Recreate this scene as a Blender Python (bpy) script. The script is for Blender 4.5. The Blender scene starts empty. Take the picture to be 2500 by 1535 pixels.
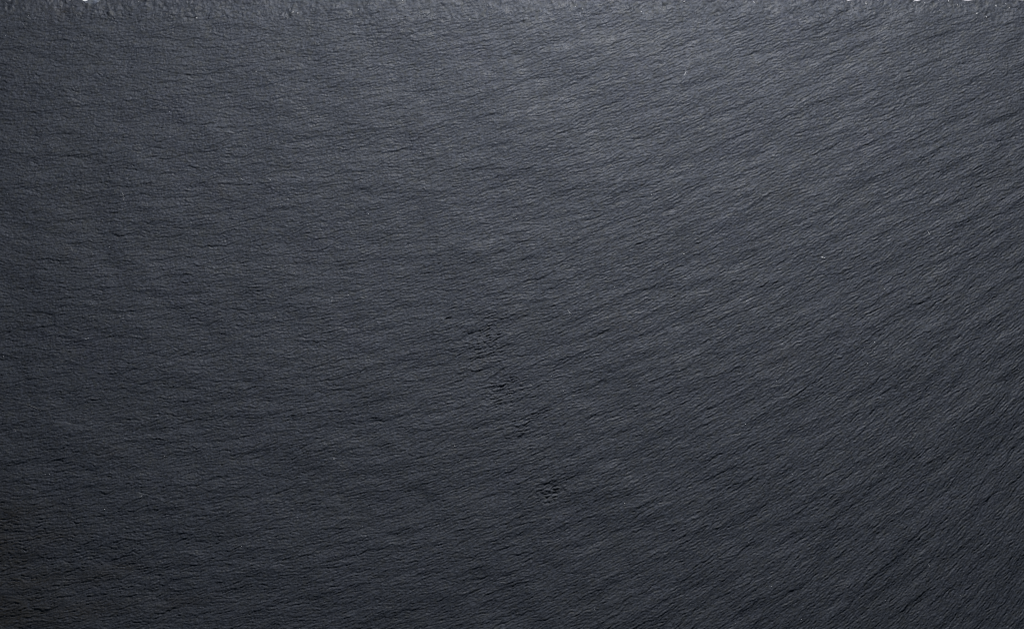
import bpy, math
import numpy as np

# ------------------------------------------------------------------ camera, world, lamps, exposure
PX = 0.0002                       # one photograph pixel on the stone, in metres (2500 px = 0.5 m)
W, H = 2500.0, 1535.0
TOP = 0.0066                      # height of the cleft face above the table

scene = bpy.context.scene
scene.render.resolution_x, scene.render.resolution_y = 1024, 628
col = scene.collection

def X(u): return (u - W / 2) * PX
def Y(v): return (H / 2 - v) * PX

cam_d = bpy.data.cameras.new("camera")
cam = bpy.data.objects.new("camera", cam_d)
col.objects.link(cam)
cam_d.sensor_width = 36.0
cam_d.lens = 100.0
cam.location = (0, 0, TOP + 0.5 * 100.0 / 36.0)
cam.rotation_euler = (0, 0, 0)
cam_d.clip_start, cam_d.clip_end = 0.05, 50
scene.camera = cam

world = bpy.data.worlds.new("World")
scene.world = world
world.use_nodes = True
bg = world.node_tree.nodes["Background"]
bg.inputs["Color"].default_value = (0.45, 0.72, 1.0, 1)
bg.inputs["Strength"].default_value = 0.06

def area(name, loc, target, size_x, size_y, power, color):
    d = bpy.data.lights.new(name, 'AREA')
    d.shape = 'RECTANGLE'
    d.size, d.size_y = size_x, size_y
    d.energy, d.color = power, color
    o = bpy.data.objects.new(name, d)
    col.objects.link(o)
    o.location = loc
    dv = np.array(target, float) - np.array(loc, float)
    dv /= np.linalg.norm(dv)
    # a lamp shines along its local -Z
    from mathutils import Vector
    o.rotation_euler = Vector(dv.tolist()).to_track_quat('-Z', 'Y').to_euler()
    return o

area("softbox_lamp", (0.065, 0.38, 0.33), (0.045, 0.0, 0.0), 0.22, 0.14, 3.6, (1.0, 0.99, 0.985))

scene.cycles.filter_width = 1.05
vs = scene.view_settings
vs.view_transform = 'Standard'
vs.look = 'None'
vs.exposure = 0.0
vs.gamma = 1.0
vs.use_curve_mapping = False

# ------------------------------------------------------------------ helpers
rng = np.random.default_rng(41)

def material(name):
    m = bpy.data.materials.new(name)
    m.use_nodes = True
    nt = m.node_tree
    b = nt.nodes["Principled BSDF"]
    return m, nt, b

class NT:
    def __init__(self, nt):
        self.nt = nt
        self.co = nt.nodes.new("ShaderNodeTexCoord").outputs["Object"]
    def noise(self, scale, detail=2, rough=0.5, seed=0.0, vec=None):
        n = self.nt.nodes.new("ShaderNodeTexNoise")
        n.noise_dimensions = '4D'
        n.inputs["W"].default_value = seed
        n.inputs["Scale"].default_value = scale
        n.inputs["Detail"].default_value = detail
        n.inputs["Roughness"].default_value = rough
        self.nt.links.new(vec or self.co, n.inputs["Vector"])
        return n.outputs["Fac"]
    def ramp(self, fac, lo, hi, a=0.0, b=1.0):
        n = self.nt.nodes.new("ShaderNodeMapRange")
        n.inputs["From Min"].default_value = lo
        n.inputs["From Max"].default_value = hi
        n.inputs["To Min"].default_value = a
        n.inputs["To Max"].default_value = b
        n.interpolation_type = 'SMOOTHSTEP'
        self.nt.links.new(fac, n.inputs["Value"])
        return n.outputs["Result"]
    def mix(self, fac, a, b, mode='MIX'):
        n = self.nt.nodes.new("ShaderNodeMix")
        n.data_type = 'RGBA'
        n.blend_type = mode
        for sock, v in (("Factor", fac), ("A", a), ("B", b)):
            s = [i for i in n.inputs if i.name == sock and i.enabled and (i.type == 'RGBA' or sock == "Factor")][0]
            if isinstance(v, (int, float)): s.default_value = v
            elif isinstance(v, tuple): s.default_value = (*v, 1)
            else: self.nt.links.new(v, s)
        return [o for o in n.outputs if o.type == 'RGBA'][0]
    def math(self, op, a, b):
        n = self.nt.nodes.new("ShaderNodeMath")
        n.operation = op
        for i, v in enumerate((a, b)):
            if isinstance(v, (int, float)): n.inputs[i].default_value = v
            else: self.nt.links.new(v, n.inputs[i])
        return n.outputs[0]

def slate_material(name, base, tint_fresh=0.0):
    m, nt, b = material(name)
    t = NT(nt)
    olive = tuple(c * k for c, k in zip(base, (1.16, 1.08, 0.80)))
    violet = tuple(c * k for c, k in zip(base, (1.06, 0.92, 1.14)))
    c = t.mix(t.ramp(t.noise(55, 3, 0.6, 1.0), 0.48, 0.68, 0, 0.12), base, olive)
    c = t.mix(t.ramp(t.noise(42, 3, 0.6, 7.0), 0.50, 0.70, 0, 0.10), c, violet)
    # mineral grain, light and dark, and its faint colour speckle
    g = t.ramp(t.noise(800, 3, 0.7, 3.0), 0.25, 0.75, 0.45, 1.57)
    n = nt.nodes.new("ShaderNodeVectorMath"); n.operation = 'SCALE'
    nt.links.new(c, n.inputs[0]); nt.links.new(g, n.inputs["Scale"])
    c = n.outputs["Vector"]
    c = t.mix(t.ramp(t.noise(420, 3, 0.6, 11.0), 0.48, 0.68, 0, 0.45), c, olive)
    # rust-brown stains, sparse
    st = t.math('MULTIPLY', t.ramp(t.noise(26, 4, 0.65, 21.0), 0.60, 0.74), t.ramp(t.noise(300, 2, 0.6, 22.0), 0.42, 0.62))
    c = t.mix(t.math('MULTIPLY', st, 0.4), c, (base[0] * 1.1, base[1] * 0.92, base[2] * 0.66))
    at = nt.nodes.new("ShaderNodeAttribute"); at.attribute_name = "stain"
    c = t.mix(at.outputs["Fac"], c, (base[0] * 0.72, base[1] * 0.58, base[2] * 0.40))
    nt.links.new(c, b.inputs["Base Color"])
    r = t.ramp(t.noise(240, 3, 0.6, 31.0), 0.3, 0.7, 0.50, 0.74)
    nt.links.new(r, b.inputs["Roughness"])
    b.inputs["Specular IOR Level"].default_value = 0.33
    bump = nt.nodes.new("ShaderNodeBump")
    bump.inputs["Strength"].default_value = 0.8
    bump.inputs["Distance"].default_value = 0.00022
    hgt = t.math('ADD', t.noise(850, 3, 0.6, 41.0), t.math('MULTIPLY', t.noise(1900, 1, 0.5, 42.0), 0.35))
    nt.links.new(hgt, bump.inputs["Height"])
    nt.links.new(bump.outputs["Normal"], b.inputs["Normal"])
    return m

BASE = (0.0398, 0.0457, 0.0606)
M_face = slate_material("slate_cleft", BASE)
M_edge = slate_material("slate_chipped", BASE)

def tag(o, label=None, cat=None, group=None, kind=None):
    if label: o["label"] = label
    if cat: o["category"] = cat
    if group: o["group"] = group
    if kind: o["kind"] = kind
    return o

# ------------------------------------------------------------------ setting: the white table
def build_table():
    m, nt, b = material("white_table")
    t = NT(nt)
    c = t.mix(t.noise(30, 3, 0.5, 2.0), (0.80, 0.81, 0.83), (0.86, 0.87, 0.88))
    nt.links.new(c, b.inputs["Base Color"])
    b.inputs["Roughness"].default_value = 0.5
    me = bpy.data.meshes.new("table")
    a, z = 0.85, 0.03
    v = [(-a, -a, 0), (a, -a, 0), (a, a, 0), (-a, a, 0), (-a, -a, -z), (a, -a, -z), (a, a, -z), (-a, a, -z)]
    f = [(0, 1, 2, 3), (7, 6, 5, 4), (0, 4, 5, 1), (1, 5, 6, 2), (2, 6, 7, 3), (3, 7, 4, 0)]
    me.from_pydata(v, [], f)
    me.materials.append(m)
    o = bpy.data.objects.new("table", me)
    col.objects.link(o)
    tag(o, "plain white table top showing past the broken top edge", "table", kind="structure")
build_table()

# ------------------------------------------------------------------ the stone's relief
U0, U1 = -130.0, 2630.0           # the board reaches a little past the frame left, right and below
VB = 1660.0
STEP = 1.9
nu = int((U1 - U0) / STEP) + 1
nv = int(VB / STEP) + 1
us = np.linspace(U0, U1, nu)
ss = np.linspace(0.0, VB, nv)     # distance from the top edge line before the outline bends it
UU, SS = np.meshgrid(us, ss)
UU = UU.astype(np.float32); SS = SS.astype(np.float32)
VV = SS                           # photograph row

fy = np.fft.fftfreq(nv, d=STEP)[:, None]
fx = np.fft.rfftfreq(nu, d=STEP)[None, :]
FR = np.sqrt(fx * fx + fy * fy)

def unit(a):
    a = a - a.mean()
    return (a / a.std()).astype(np.float32)

def band(wave, width=0.5):
    """isotropic noise around one wavelength (photograph pixels)"""
    n = np.fft.rfft2(rng.standard_normal((nv, nu)))
    g = np.exp(-0.5 * ((np.log(np.maximum(FR, 1e-9) * wave)) / width) ** 2)
    return unit(np.fft.irfft2(n * g, s=(nv, nu)))

def low(wave):
    n = np.fft.rfft2(rng.standard_normal((nv, nu)))
    return unit(np.fft.irfft2(n * np.exp(-0.5 * (FR * wave) ** 2), s=(nv, nu)))

def sample(a, cu, cv):
    """bilinear, coordinates in cells"""
    cu = np.clip(cu, 0, nu - 1.001); cv = np.clip(cv, 0, nv - 1.001)
    i = cu.astype(np.int32); j = cv.astype(np.int32)
    fu = cu - i; fv = cv - j
    k = j * nu + i
    r = a.ravel()
    return (r[k] * (1 - fu) + r[k + 1] * fu) * (1 - fv) + (r[k + nu] * (1 - fu) + r[k + nu + 1] * fu) * fv

def smooth(x, a, b):
    t = np.clip((x - a) / (b - a), 0, 1)
    return t * t * (3 - 2 * t)

# direction of the lineation, in degrees above the horizontal
gu = np.array([0, 600, 1200, 1800, 2500], float)
gv = np.array([0, 400, 800, 1150, 1535], float)
G = np.array([[-2, 4, 13, 21, 15],
              [1, 6, 15, 24, 24],
              [4, 8, 17, 28, 38],
              [6, 10, 18, 31, 46],
              [8, 11, 21, 34, 53]], float)
tmp = np.stack([np.interp(us, gu, G[k]) for k in range(5)])
TH = np.stack([np.interp(ss, gv, tmp[:, i]) for i in range(nu)], axis=1)
TH = np.real(np.fft.irfft2(np.fft.rfft2(np.pad(TH, 200, mode='edge')) *
     np.exp(-2 * (np.pi * 60 / STEP) ** 2 * (np.fft.fftfreq(nv + 400)[:, None] ** 2 + np.fft.rfftfreq(nu + 400)[None, :] ** 2)),
     s=(nv + 400, nu + 400)))[200:-200, 200:-200]
leftness = 1 - smooth(UU, 300, 1500)
WIG = band(70, 0.6) * (4 + 3 * leftness) + band(26, 0.5) * (8 + 3 * leftness) + band(12, 0.4) * 10
TH = np.radians(TH + WIG).astype(np.float32)
DX = np.cos(TH); DY = -np.sin(TH)      # +v is down the picture
CU, CV = np.meshgrid(np.arange(nu, dtype=np.float32), np.arange(nv, dtype=np.float32))

layers = [                              # source noise, half length in cells, accumulator
    [band(32, 0.6), 32], [band(15, 0.55), 17], [band(9, 0.45), 10], [band(6.2, 0.35), 5], [band(75, 0.5), 34]]
acc = [l[0].copy() for l in layers]
wsum = [1.0] * len(layers)
S = 1.0
for sgn in (1, -1):
    pu, pv = CU.copy(), CV.copy()
    for k in range(1, 49):
        ii = np.clip(np.rint(pv), 0, nv - 1).astype(np.int32) * nu + np.clip(np.rint(pu), 0, nu - 1).astype(np.int32)
        st = sgn * (S if k < 18 else 1.6)
        pu = pu + st * DX.ravel()[ii]
        pv = pv + st * DY.ravel()[ii]
        qu = np.clip(pu, 0, nu - 1.001); qv = np.clip(pv, 0, nv - 1.001)
        iu = qu.astype(np.int32); iv = qv.astype(np.int32)
        fu = qu - iu; fv = qv - iv
        jj = iv * nu + iu
        w00 = (1 - fu) * (1 - fv); w10 = fu * (1 - fv); w01 = (1 - fu) * fv; w11 = fu * fv
        for q, (src, L) in enumerate(layers):
            if k <= L and (k % 2 == 0 or L < 20):
                w = math.cos(0.5 * math.pi * k / (L + 1)) ** 2
                r = src.ravel()
                acc[q] += w * (r[jj] * w00 + r[jj + 1] * w10 + r[jj + nu] * w01 + r[jj + nu + 1] * w11)
def even(h, wave, p):
    """take the wave-packets out: divide by the local strength of the relief"""
    e = np.fft.irfft2(np.fft.rfft2(h * h) * np.exp(-0.5 * (2 * FR * wave) ** 2), s=(nv, nu))
    return unit(h / np.maximum(e, 0.02) ** (0.5 * p))
L52, L24, L13, L7, L75 = [unit(a) for a in acc]
L52, L24, L13, L7 = even(L52, 40, 0.6), even(L24, 25, 0.75), even(L13, 16, 0.7), even(L7, 12, 0.6)

def steepen(h, k):
    """lean the crests down the picture so that each ridge breaks off on its lower side"""
    nx, ny = np.sin(TH), np.cos(TH)
    hc = np.clip(h, -2.2, 2.2)
    return sample(h, CU - k * hc * nx / STEP, CV - k * hc * ny / STEP)

mod = 0.95 + 0.16 * low(90)             # calmer and livelier stretches
mod2 = 0.95 + 0.2 * low(45)
ridge = steepen(L24, 2.1)
ridge13 = steepen(L13, 1.2)
big = steepen(L52, 3.4)
grain = band(6.0, 0.4)
crinkle = steepen(band(11, 0.5), 1.8)

d_top = SS
topband = 26 + 13 * low(28)[40, :][None, :] + 6 * low(9)[80, :][None, :]
inner = smooth(d_top, topband - 22, topband + 34)      # 0 in the dressed edge, 1 on the cleft face

# thin sheets: irregular plateaus with crisp broken rims
F = unit(L52 + 0.45 * L24 + 0.30 * L75 + 0.34 * band(11, 0.5))
F2 = unit(L75 + 0.5 * L24 + 0.30 * band(13, 0.5) + 0.25 * band(7, 0.4))
ledge = 0.42 * (0.62 * smooth(F, 0.75, 0.98) - 0.62 * smooth(-F, 1.0, 1.22) + 0.5 * smooth(F2, 1.1, 1.26) - 0.5 * smooth(-F2, 0.5, 0.66)) * np.clip(0.9 + 0.5 * low(40), 0, 2)
z = (0.38 * L75 + 0.34 * big
     + 0.30 * ridge * np.clip(mod, 0.25, 2)
     + 0.34 * ridge13 * np.clip(mod2, 0.3, 2) * (1 + 0.35 * leftness)
     + 0.44 * L7 + ledge) * (0.5 + 0.5 * inner)
z += 0.30 * grain
z += 0.32 * crinkle * (0.55 + 0.35 * leftness) * np.clip(0.8 + 0.6 * low(60), 0.1, 2)
z += 1.6 * low(260) + 0.4 * low(90)

def spot(u, v, ru, rv, ang=0.0):
    a = math.radians(ang)
    dx, dy = UU - u, VV - v
    p = dx * math.cos(a) - dy * math.sin(a)
    q = dx * math.sin(a) + dy * math.cos(a)
    return np.exp(-0.5 * ((p / ru) ** 2 + (q / rv) ** 2))

# flaked scars: patches where a thin sheet has torn away
rag = steepen(unit(0.9 * L24 + 0.5 * band(18, 0.5)), 3.2)
rag2 = steepen(unit(0.7 * L13 + 0.6 * band(8, 0.4)), 1.8)
for (u, v, ru, rv, ang, amp) in [
        (1205, 830, 130, 42, -68, 0.55), (1265, 1010, 110, 36, -60, 0.5), (1335, 1160, 70, 30, -50, 0.4), (1092, 776, 14, 9, 20, 2.4), (1215, 755, 42, 16, 22, 1.3), (1185, 822, 40, 18, 20, 1.8),
        (1180, 860, 45, 14, 18, 1.0), (1235, 935, 34, 22, 22, 1.9), (1195, 980, 40, 12, 20, 0.8),
        (1285, 1035, 36, 14, 25, 1.6), (1265, 1065, 24, 8, 20, 1.0), (1342, 1190, 26, 19, 25, 2.2),
        (1330, 1210, 30, 12, 15, 0.8), (60, 1300, 110, 60, 5, 0.9), (290, 1410, 70, 40, 8, 0.9),
        (60, 1450, 120, 60, 5, 0.8), (85, 150, 90, 35, 0, 0.5), (640, 500, 60, 20, 5, 0.4),
        (2120, 860, 26, 10, 28, 0.7), (1830, 825, 36, 16, 28, 0.8), (385, 262, 40, 9, 4, 0.7),
        (700, 110, 160, 40, 6, 0.4), (900, 60, 120, 30, 12, 0.5), (1500, 60, 200, 25, 18, 0.35)]:
    z += 0.64 * amp * spot(u, v, 1.15 * ru, 1.15 * rv, ang) * (0.8 * rag + 0.12 * rag2)
# pits and short ledges one can pick out
for (u, v, ru, rv, ang, dep) in [
        (1093, 778, 5, 4, 0, 5.0), (1190, 822, 26, 4, 15, 2.0), (1232, 922, 7, 4, 0, 2.6), (1345, 1185, 12, 8, 25, 2.2),
        (1325, 1205, 10, 6, 0, 1.8), (220, 96, 17, 5, -30, 2.2), (150, 88, 22, 3, 2, 1.6), (155, 27, 8, 6, 20, 3.2),
        (515, 72, 12, 4, 22, 2.2), (385, 256, 30, 4, 4, 1.6), (760, 44, 10, 6, 30, 3.4), (300, 23, 3, 6, 0, 3.0),
        (1116, 97, 5, 3, 30, 2.6), (1735, 285, 3, 3, 0, 3.0), (1738, 310, 4, 3, 0, 3.0), (716, 247, 3, 3, 0, 2.6),
        (2012, 633, 9, 3, 25, 2.6), (1495, 500, 3, 2, 0, 2.4), (1448, 446, 4, 2, 20, 2.0), (1530, 462, 4, 2, 20, 2.0),
        (2390, 118, 4, 9, 10, 2.0), (2005, 80, 12, 3, 25, 2.2), (1670, 72, 14, 3, 5, 1.8), (1210, 82, 16, 3, 15, 1.7),
        (1360, 55, 7, 3, 40, 3.0), (1175, 32, 7, 4, 15, 2.4), (540, 388, 30, 4, 3, 1.2), (640, 640, 24, 4, 4, 1.0),
        (2440, 720, 60, 5, 38, 1.6), (2380, 700, 18, 3, 20, 1.6), (1090, 1290, 3, 2, 0, 1.6)]:
    z -= 0.6 * dep * spot(u, v, ru, rv, ang)

# the dressed edge: overlapping conchoidal chips knocked off all round the board
chip = np.zeros_like(z)
def chips_for(axis_len0, axis_len1, mean_gap):
    out = []
    p = axis_len0
    while p < axis_len1:
        a = float(np.exp(rng.normal(math.log(40), 0.55)))
        b = float(np.clip(np.exp(rng.normal(math.log(28), 0.42)), 10, 55))
        out.append((p, a, b, float(rng.uniform(1.0, 4.6)), float(rng.normal(0, 0.5)), float(rng.normal(0, 1))))
        p += mean_gap * rng.uniform(0.3, 1.7)
    return out

warp_a = 8 * low(20) + 1.2 * band(14, 0.5)
warp_b = 7 * low(20) + 1.2 * band(12, 0.5)
sides = [  # along coordinate, distance from that edge
    (UU, d_top, U0, U1, 13), (UU, VB - SS, U0, U1, 30), (SS, UU - U0, 0, VB, 30), (SS, U1 - UU, 0, VB, 30)]
for n_side, (al, di, a0, a1, gap) in enumerate(sides):
    for (c0, a, b, dep, sk, ti) in chips_for(a0, a1, gap):
        # only the rows/columns near this chip
        if n_side == 0: sl = np.s_[:int(80 / STEP), max(0, int((c0 - a * 1.5 - U0) / STEP)):int((c0 + a * 1.5 - U0) / STEP) + 1]
        elif n_side == 1: sl = np.s_[nv - int(80 / STEP):, max(0, int((c0 - a * 1.5 - U0) / STEP)):int((c0 + a * 1.5 - U0) / STEP) + 1]
        elif n_side == 2: sl = np.s_[max(0, int((c0 - a * 1.5) / STEP)):int((c0 + a * 1.5) / STEP) + 1, :int(80 / STEP)]
        else: sl = np.s_[max(0, int((c0 - a * 1.5) / STEP)):int((c0 + a * 1.5) / STEP) + 1, nu - int(80 / STEP):]
        A = al[sl] + 0.8 * warp_a[sl]; D = np.maximum(di[sl], 0) + 0.7 * warp_b[sl]
        p = (A - c0) / a + sk * D / b
        e = 1 - p * p - (D / b) ** 2
        hh = -dep * np.clip(e, 0, None) ** 0.72 * (1 + 0.35 * ti * p)
        better = hh < chip[sl]
        chip[sl] = np.where(better, hh, chip[sl])
edge_d = np.minimum(np.minimum(d_top, VB - SS), np.minimum(UU - U0, U1 - UU))
chip -= 0.8 * np.clip(1 - edge_d / 30.0, 0, 1) ** 1.6
inedge = 1 - smooth(edge_d + 11 * low(45) + 5 * low(14), 2, 52)
# ripples and hackle lines inside the chips, fanning in every direction
an = (2.2 * low(26) + 0.6).astype(np.float32)
hx, hy = np.cos(an), np.sin(an)
src = band(9, 0.5); hack = src.copy()
for sgn in (1, -1):
    pu, pv = CU.copy(), CV.copy()
    for k in range(1, 17):
        ii = np.clip(np.rint(pv), 0, nv - 1).astype(np.int32) * nu + np.clip(np.rint(pu), 0, nu - 1).astype(np.int32)
        pu = pu + sgn * hx.ravel()[ii]; pv = pv + sgn * hy.ravel()[ii]
        ii = np.clip(np.rint(pv), 0, nv - 1).astype(np.int32) * nu + np.clip(np.rint(pu), 0, nu - 1).astype(np.int32)
        hack += src.ravel()[ii] * math.cos(0.5 * math.pi * k / 17) ** 2
hack = unit(hack)
z += chip + inedge * (0.33 * hack * np.clip(0.7 + 0.8 * low(24), 0, 2) + 0.18 * rag + 0.05 * rag2)

# outline of the top edge: mostly just above the frame, with the notches that let the table show
outline = -7.0 + 1.6 * low(22)[10, :] + 0.8 * low(7)[20, :]
for (a, b, d) in [(14, 32, 0.9), (162, 175, 1.0), (196, 218, 2.8), (2060, 2086, 1.5), (2136, 2153, 0.7),
                  (2178, 2193, 0.6), (2224, 2256, 2.0), (2340, 2386, 1.3), (2460, 2700, 1.2)]:
    m = (a + b) / 2; hw = (b - a) / 2
    prof = d - (d + 5) * np.clip(np.abs(us - m) / hw, 0, 1.25) ** (2.5 if hw < 60 else 10)
    outline = np.maximum(outline, prof)
VO = SS + outline[None, :].astype(np.float32) * np.exp(-SS / 26.0)
left_out = (3 * low(30) + 1.5 * low(9))[:, 50]; right_out = (3 * low(30) + 1.5 * low(9))[:, 90]
bot_out = (3 * low(30) + 1.5 * low(9))[30, :]
UO = UU + left_out[:, None] * np.exp(-(UU - U0) / 26) + right_out[:, None] * np.exp(-(U1 - UU) / 26)
VO = VO + bot_out[None, :] * np.exp(-(VB - SS) / 26)

PXs = X(UO); PYs = Y(VO); PZs = TOP + z * PX

# ------------------------------------------------------------------ the board's meshes
def mesh_from(name, verts, quads, mat, smooth_shade=True):
    me = bpy.data.meshes.new(name)
    me.vertices.add(len(verts))
    me.vertices.foreach_set("co", np.ascontiguousarray(verts, np.float32).ravel())
    nf = len(quads)
    me.loops.add(nf * 4)
    me.loops.foreach_set("vertex_index", np.ascontiguousarray(quads, np.int32).ravel())
    me.polygons.add(nf)
    me.polygons.foreach_set("loop_start", np.arange(0, nf * 4, 4, dtype=np.int32))
    me.polygons.foreach_set("use_smooth", np.full(nf, smooth_shade, bool))
    me.update(calc_edges=True)
    me.validate()
    me.materials.append(mat)
    return me

def part(name, me, parent):
    o = bpy.data.objects.new(name, me)
    col.objects.link(o)
    o.parent = parent
    return o

board = bpy.data.objects.new("slate_board", None)
board.empty_display_size = 0.05
col.objects.link(board)
tag(board, "dark grey slate board with diagonal cleft grain and a chipped top edge, lying on white", "slate board")

verts = np.stack([PXs, PYs, PZs], axis=-1).reshape(-1, 3)
idx = np.arange(nu * nv, dtype=np.int32).reshape(nv, nu)
quads = np.stack([idx[1:, :-1], idx[1:, 1:], idx[:-1, 1:], idx[:-1, :-1]], axis=-1).reshape(-1, 4)
border = 44 + 9 * low(26) + 4 * low(9)
is_edge = (edge_d < border)[1:, 1:].ravel()

# brown iron stains in the rough lower left corner and a few elsewhere
stain = np.zeros_like(z)
for (u, v, ru, rv, ang, amp) in [(40, 1250, 60, 22, 5, 0.9), (110, 1310, 70, 16, 5, 0.7), (20, 1360, 60, 30, 5, 0.9), (70, 1420, 80, 22, 6, 0.9),
        (230, 1405, 60, 16, 8, 0.7), (310, 1385, 30, 12, 6, 0.8), (0, 1500, 110, 45, 4, 1.2), (-20, 1330, 60, 90, 0, 1.1), (200, 1490, 90, 20, 8, 0.8),
        (450, 1470, 50, 12, 10, 0.6), (260, 1100, 40, 10, 4, 0.35), (155, 30, 16, 9, 20, 0.6)]:
    stain = np.maximum(stain, amp * spot(u, v, ru, rv, ang))
stain = np.clip(0.75 * stain * (0.75 + 0.55 * rag) , 0, 0.95).astype(np.float32).ravel()

def compact(q):
    used, inv = np.unique(q, return_inverse=True)
    compact.used = used
    return verts[used], inv.reshape(-1, 4)

def put_stain(o):
    a = o.data.attributes.new("stain", 'FLOAT', 'POINT')
    vals = np.zeros(len(o.data.vertices), np.float32)
    vals[:len(compact.used)] = stain[compact.used]
    a.data.foreach_set("value", vals)

fresh = ((((UO - 224) / 21) ** 2 + ((VO + 2) / 13) ** 2) < 1)[1:, 1:].ravel()
v_, q_ = compact(quads[~is_edge])
put_stain(part("cleft_face", mesh_from("cleft_face", v_, q_, M_face), board))

# dressed edge with the broken, layered side wall below it
loop = np.concatenate([idx[0, :-1], idx[:-1, -1], idx[-1, :0:-1], idx[:0:-1, 0]])
P = verts[loop]
nl = len(loop)
tan = np.roll(P, -3, 0) - np.roll(P, 3, 0)
nrm = np.stack([-tan[:, 1], tan[:, 0]], 1)
nrm /= np.maximum(np.linalg.norm(nrm, axis=1, keepdims=True), 1e-9)
# loop runs clockwise seen from above, so this normal points outwards
fr = np.fft.rfftfreq(nl, d=STEP)
def ring(wave): 
    r = np.fft.irfft(np.fft.rfft(rng.standard_normal(nl)) * np.exp(-0.5 * (fr * wave) ** 2), n=nl)
    return r / r.std()
rings = [P]
ROWS = 7
for k in range(1, ROWS + 1):
    f = k / ROWS
    off = (-0.8 * f * 2.0 - 1.0 + 0.7 * ring(14) + 0.5 * ring(40)) * PX if k < ROWS else (-4.0 + 0.8 * ring(20)) * PX
    q = P.copy()
    q[:, :2] += nrm * np.asarray(off).reshape(-1, 1)
    q[:, 2] = P[:, 2] * (1 - f) + 0.0
    rings.append(q)
ve, qe = compact(quads[is_edge & ~fresh])
n0 = len(ve)
wall_v = np.concatenate(rings)
wq = []
ar = np.arange(nl); nx = (ar + 1) % nl
for k in range(ROWS):
    a = n0 + k * nl; b = n0 + (k + 1) * nl
    wq.append(np.stack([a + nx, a + ar, b + ar, b + nx], 1)[:, ::-1])
edge_part = part("chipped_edge", mesh_from("chipped_edge", np.concatenate([ve, wall_v]), np.concatenate([qe] + wq), M_edge), board)

put_stain(edge_part)

ub = rings[-1][::8].copy()
me = bpy.data.meshes.new("underside")
me.from_pydata([tuple(p) for p in (ub + [0, 0, 0.00002]).tolist()], [], [tuple(range(len(ub)))])
me.materials.append(M_face)
part("underside", me, board)

M_fresh = slate_material("slate_fresh_break", tuple(c * 2.3 for c in BASE))
v_, q_ = compact(quads[fresh])
o = part("fresh_chip", mesh_from("fresh_chip", v_, q_, M_fresh), edge_part)
tag(o, "paler freshly broken chip in the top edge")

# ------------------------------------------------------------------ small things: mineral grains, scratches, lint, dust
def height(u, v):
    ui = np.clip((np.asarray(u, float) - U0) / STEP, 0, nu - 1).round().astype(int)
    vi = np.clip(np.asarray(v, float) / STEP, 0, nv - 1).round().astype(int)
    return PZs[vi, ui]

def plain(name, colr, rough, spec=0.5):
    m, nt, b = material(name)
    t = NT(nt)
    c = t.mix(t.noise(1500, 2, 0.5, 5.0), tuple(k * 0.75 for k in colr), colr)
    nt.links.new(c, b.inputs["Base Color"])
    b.inputs["Roughness"].default_value = rough
    b.inputs["Specular IOR Level"].default_value = spec
    return m
M_mica = plain("pale_mineral", (0.42, 0.43, 0.45), 0.25)
M_dust = plain("dust", (0.50, 0.51, 0.53), 0.6)
M_lint = plain("lint", (0.45, 0.46, 0.48), 0.8, 0.2)
M_scratch = plain("scratch_powder", (0.15, 0.155, 0.165), 0.8, 0.2)

def flecks(name, pts, mat, flat):
    """irregular little crystals / crumbs, eight-sided, each with its own tilt"""
    V, F = [], []
    for (u, v, r) in pts:
        z0 = float(height(u, v))
        a0 = rng.uniform(0, 6.28)
        base = len(V)
        el = rng.uniform(0.5, 1.0)
        for k in range(4):
            a = a0 + k * math.pi / 2 + rng.normal(0, 0.25)
            rr = r * rng.uniform(0.75, 1.2) * (el if k % 2 else 1.0)
            V.append((X(u) + math.cos(a) * rr * PX, Y(v) + math.sin(a) * rr * PX, z0 + r * PX * (0.15 + 0.2 * rng.uniform())))
        V.append((X(u), Y(v), z0 + r * PX * flat)); V.append((X(u), Y(v), z0 - r * PX * 0.4))
        for k in range(4):
            k2 = (k + 1) % 4
            F.append((base + k, base + k2, base + 4)); F.append((base + k2, base + k, base + 5))
    me = bpy.data.meshes.new(name)
    me.from_pydata(V, [], F)
    me.materials.append(mat)
    return me

grains = [(1566, 29, 3.0), (1671, 4, 3.0), (1841, 6, 2.6), (2200, 15, 2.6), (2198, 33, 1.8), (2385, 34, 2.6), (2408, 42, 2.4),
          (2432, 15, 3.0), (480, 44, 3.0), (375, 38, 1.8), (715, 31, 3.2), (727, 33, 2.2), (875, 24, 2.4), (338, 4, 1.6),
          (982, 2, 2.0), (1147, 48, 2.6), (1405, 17, 2.2), (1365, 34, 1.8), (1422, 21, 1.8), (1190, 13, 1.6), (2258, 8, 2.4),
          (2291, 3, 2.2), (2296, 8, 2.0), (2316, 3, 2.0), (2232, 3, 2.4), (2183, 10, 1.8), (2115, 9, 2.2), (2338, 13, 2.2),
          (1822, 4, 2.2), (226, 32, 1.8), (187, 38, 1.6), (70, 40, 2.0), (955, 48, 1.8), (1255, 106, 1.6), (1885, 91, 1.4),
          (2455, 10, 2.4), (2348, 13, 1.8), (2210, 80, 1.6), (2464, 20, 2.0), (2008, 628, 3.6), (2013, 630, 2.2)]
gm = part("mineral_grains", flecks("mineral_grains", grains, M_mica, 0.7), board)
tag(gm, kind="stuff")

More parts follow.
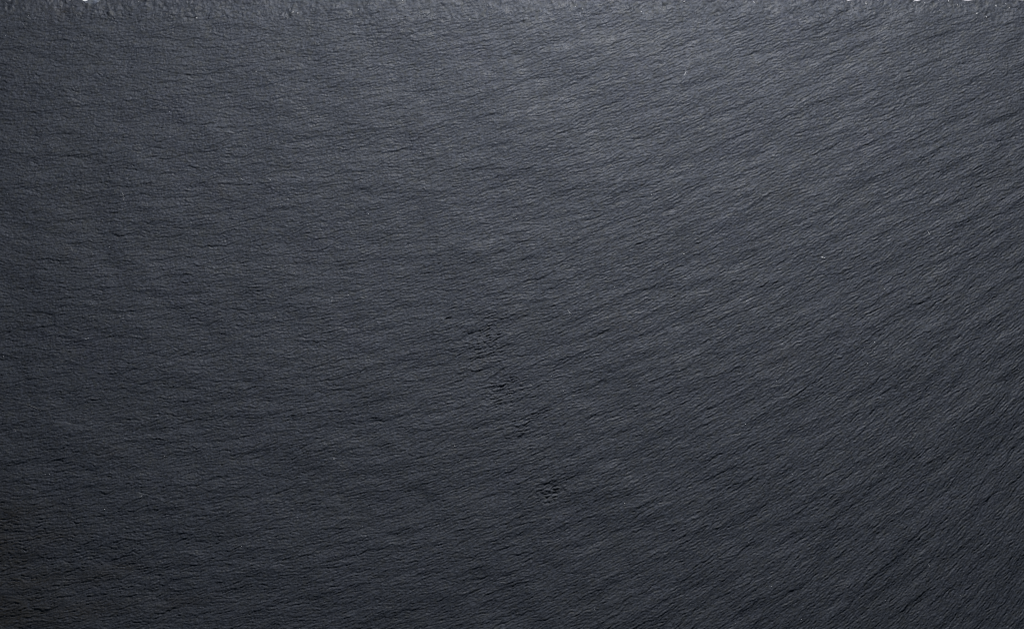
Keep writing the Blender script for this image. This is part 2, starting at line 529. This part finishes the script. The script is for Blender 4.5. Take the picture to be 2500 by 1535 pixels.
def strand(name, pts, rad, mat, parent=None, lift=0.8):
    """a thin bent tube laid on the stone, tapered at its ends; pts in photograph pixels"""
    V, F = [], []
    n = len(pts); sides_n = 6
    for i, (u, v) in enumerate(pts):
        a, b = pts[max(0, i - 1)], pts[min(n - 1, i + 1)]
        dx, dy = (b[0] - a[0]), -(b[1] - a[1])
        L = math.hypot(dx, dy); px_, py_ = -dy / L, dx / L
        r = rad * PX * (0.5 if i in (0, n - 1) else 1.0)
        zc = float(height(u, v)) + rad * PX * lift
        for k in range(sides_n):
            t = 2 * math.pi * k / sides_n
            V.append((X(u) + px_ * math.cos(t) * r, Y(v) + py_ * math.cos(t) * r, zc + math.sin(t) * r))
    for i in range(n - 1):
        for k in range(sides_n):
            k2 = (k + 1) % sides_n
            F.append((i * sides_n + k, i * sides_n + k2, (i + 1) * sides_n + k2, (i + 1) * sides_n + k))
    F.append(tuple(range(sides_n))[::-1]); F.append(tuple((n - 1) * sides_n + k for k in range(sides_n)))
    me = bpy.data.meshes.new(name)
    me.from_pydata(V, [], F)
    me.materials.append(mat)
    o = bpy.data.objects.new(name, me)
    col.objects.link(o)
    if parent: o.parent = parent
    return o

for line in ([(1034, 84), (1040, 86), (1046, 88)], [(1068, 95), (1077, 97), (1088, 102)], [(1100, 105), (1106, 108), (1111, 110)],
             [(70, 988), (78, 992), (88, 996), (100, 1001)]):
    strand("scratch", line, 0.9, M_scratch, board, lift=0.2)

lint = [
    ("short curved white lint fibre standing out at the upper right of centre", [(1674, 171), (1675, 175), (1673, 180), (1670, 184)], 1.3),
    ("thin pale lint fibre near the left edge, a third of the way down", [(298, 470), (301, 476), (303, 483), (302, 490)], 0.8),
    ("tiny white lint fibre slanting on the dark lower left of the board", [(347, 1208), (344, 1212), (341, 1216)], 1.0),
    ("tiny upright lint fibre close to the left border below the middle", [(36, 1047), (37, 1050), (37, 1053)], 1.1),
    ("small forked-looking lint fibre on the lower right of the board", [(2266, 1376), (2269, 1380), (2270, 1385)], 0.9),
    ("curved lint fibre right of the flaked scars in the middle", [(1386, 755), (1388, 760), (1391, 764), (1395, 766)], 1.0),
    ("pale short lint fibre on the right, level with the dark crystal pit", [(2264, 563), (2267, 568), (2270, 573)], 1.3),
    ("short upright lint fibre at the bottom border right of centre", [(1450, 1482), (1451, 1487), (1454, 1491)], 0.9),
]
for (lab, pts, r) in lint:
    o = strand("lint_fibre", pts, r * 0.62, M_lint)
    tag(o, lab, "lint", "lint fibres lying on the slate")

known = [(1100, 272), (1125, 690), (2160, 705), (2135, 835), (2110, 848), (2135, 860), (2118, 887), (1855, 932), (1895, 930),
         (2105, 858), (2130, 855), (1590, 475), (1655, 475), (1640, 845), (1535, 868), (1045, 808), (1065, 992), (1018, 928),
         (1048, 1015), (1110, 1088), (885, 1285), (1115, 1122), (660, 440), (2155, 1155), (1935, 1158), (1828, 1324), (1838, 1337),
         (1883, 1430), (2062, 1429), (2344, 1453), (2337, 1415), (1820, 1035), (1956, 1511), (215, 825), (210, 828), (348, 862),
         (8, 870), (65, 1147), (120, 1157), (110, 1158), (255, 1243), (285, 1247), (590, 1333), (300, 1358), (560, 1249),
         (1375, 955), (1525, 1228), (815, 1120), (600, 355), (625, 175), (1670, 620), (590, 438), (1500, 700), (850, 720)]
pts = [(u, v, float(rng.uniform(1.2, 2.1))) for (u, v) in known]
pts += [(float(rng.uniform(0, 2500)), float(rng.uniform(40, 1535)), float(np.clip(rng.lognormal(-0.35, 0.35), 0.4, 1.5))) for _ in range(330)]
me = flecks("dust", pts, M_dust, 0.8)
o = bpy.data.objects.new("dust", me)
col.objects.link(o)
tag(o, "fine pale dust specks scattered over the slate", "dust", kind="stuff")
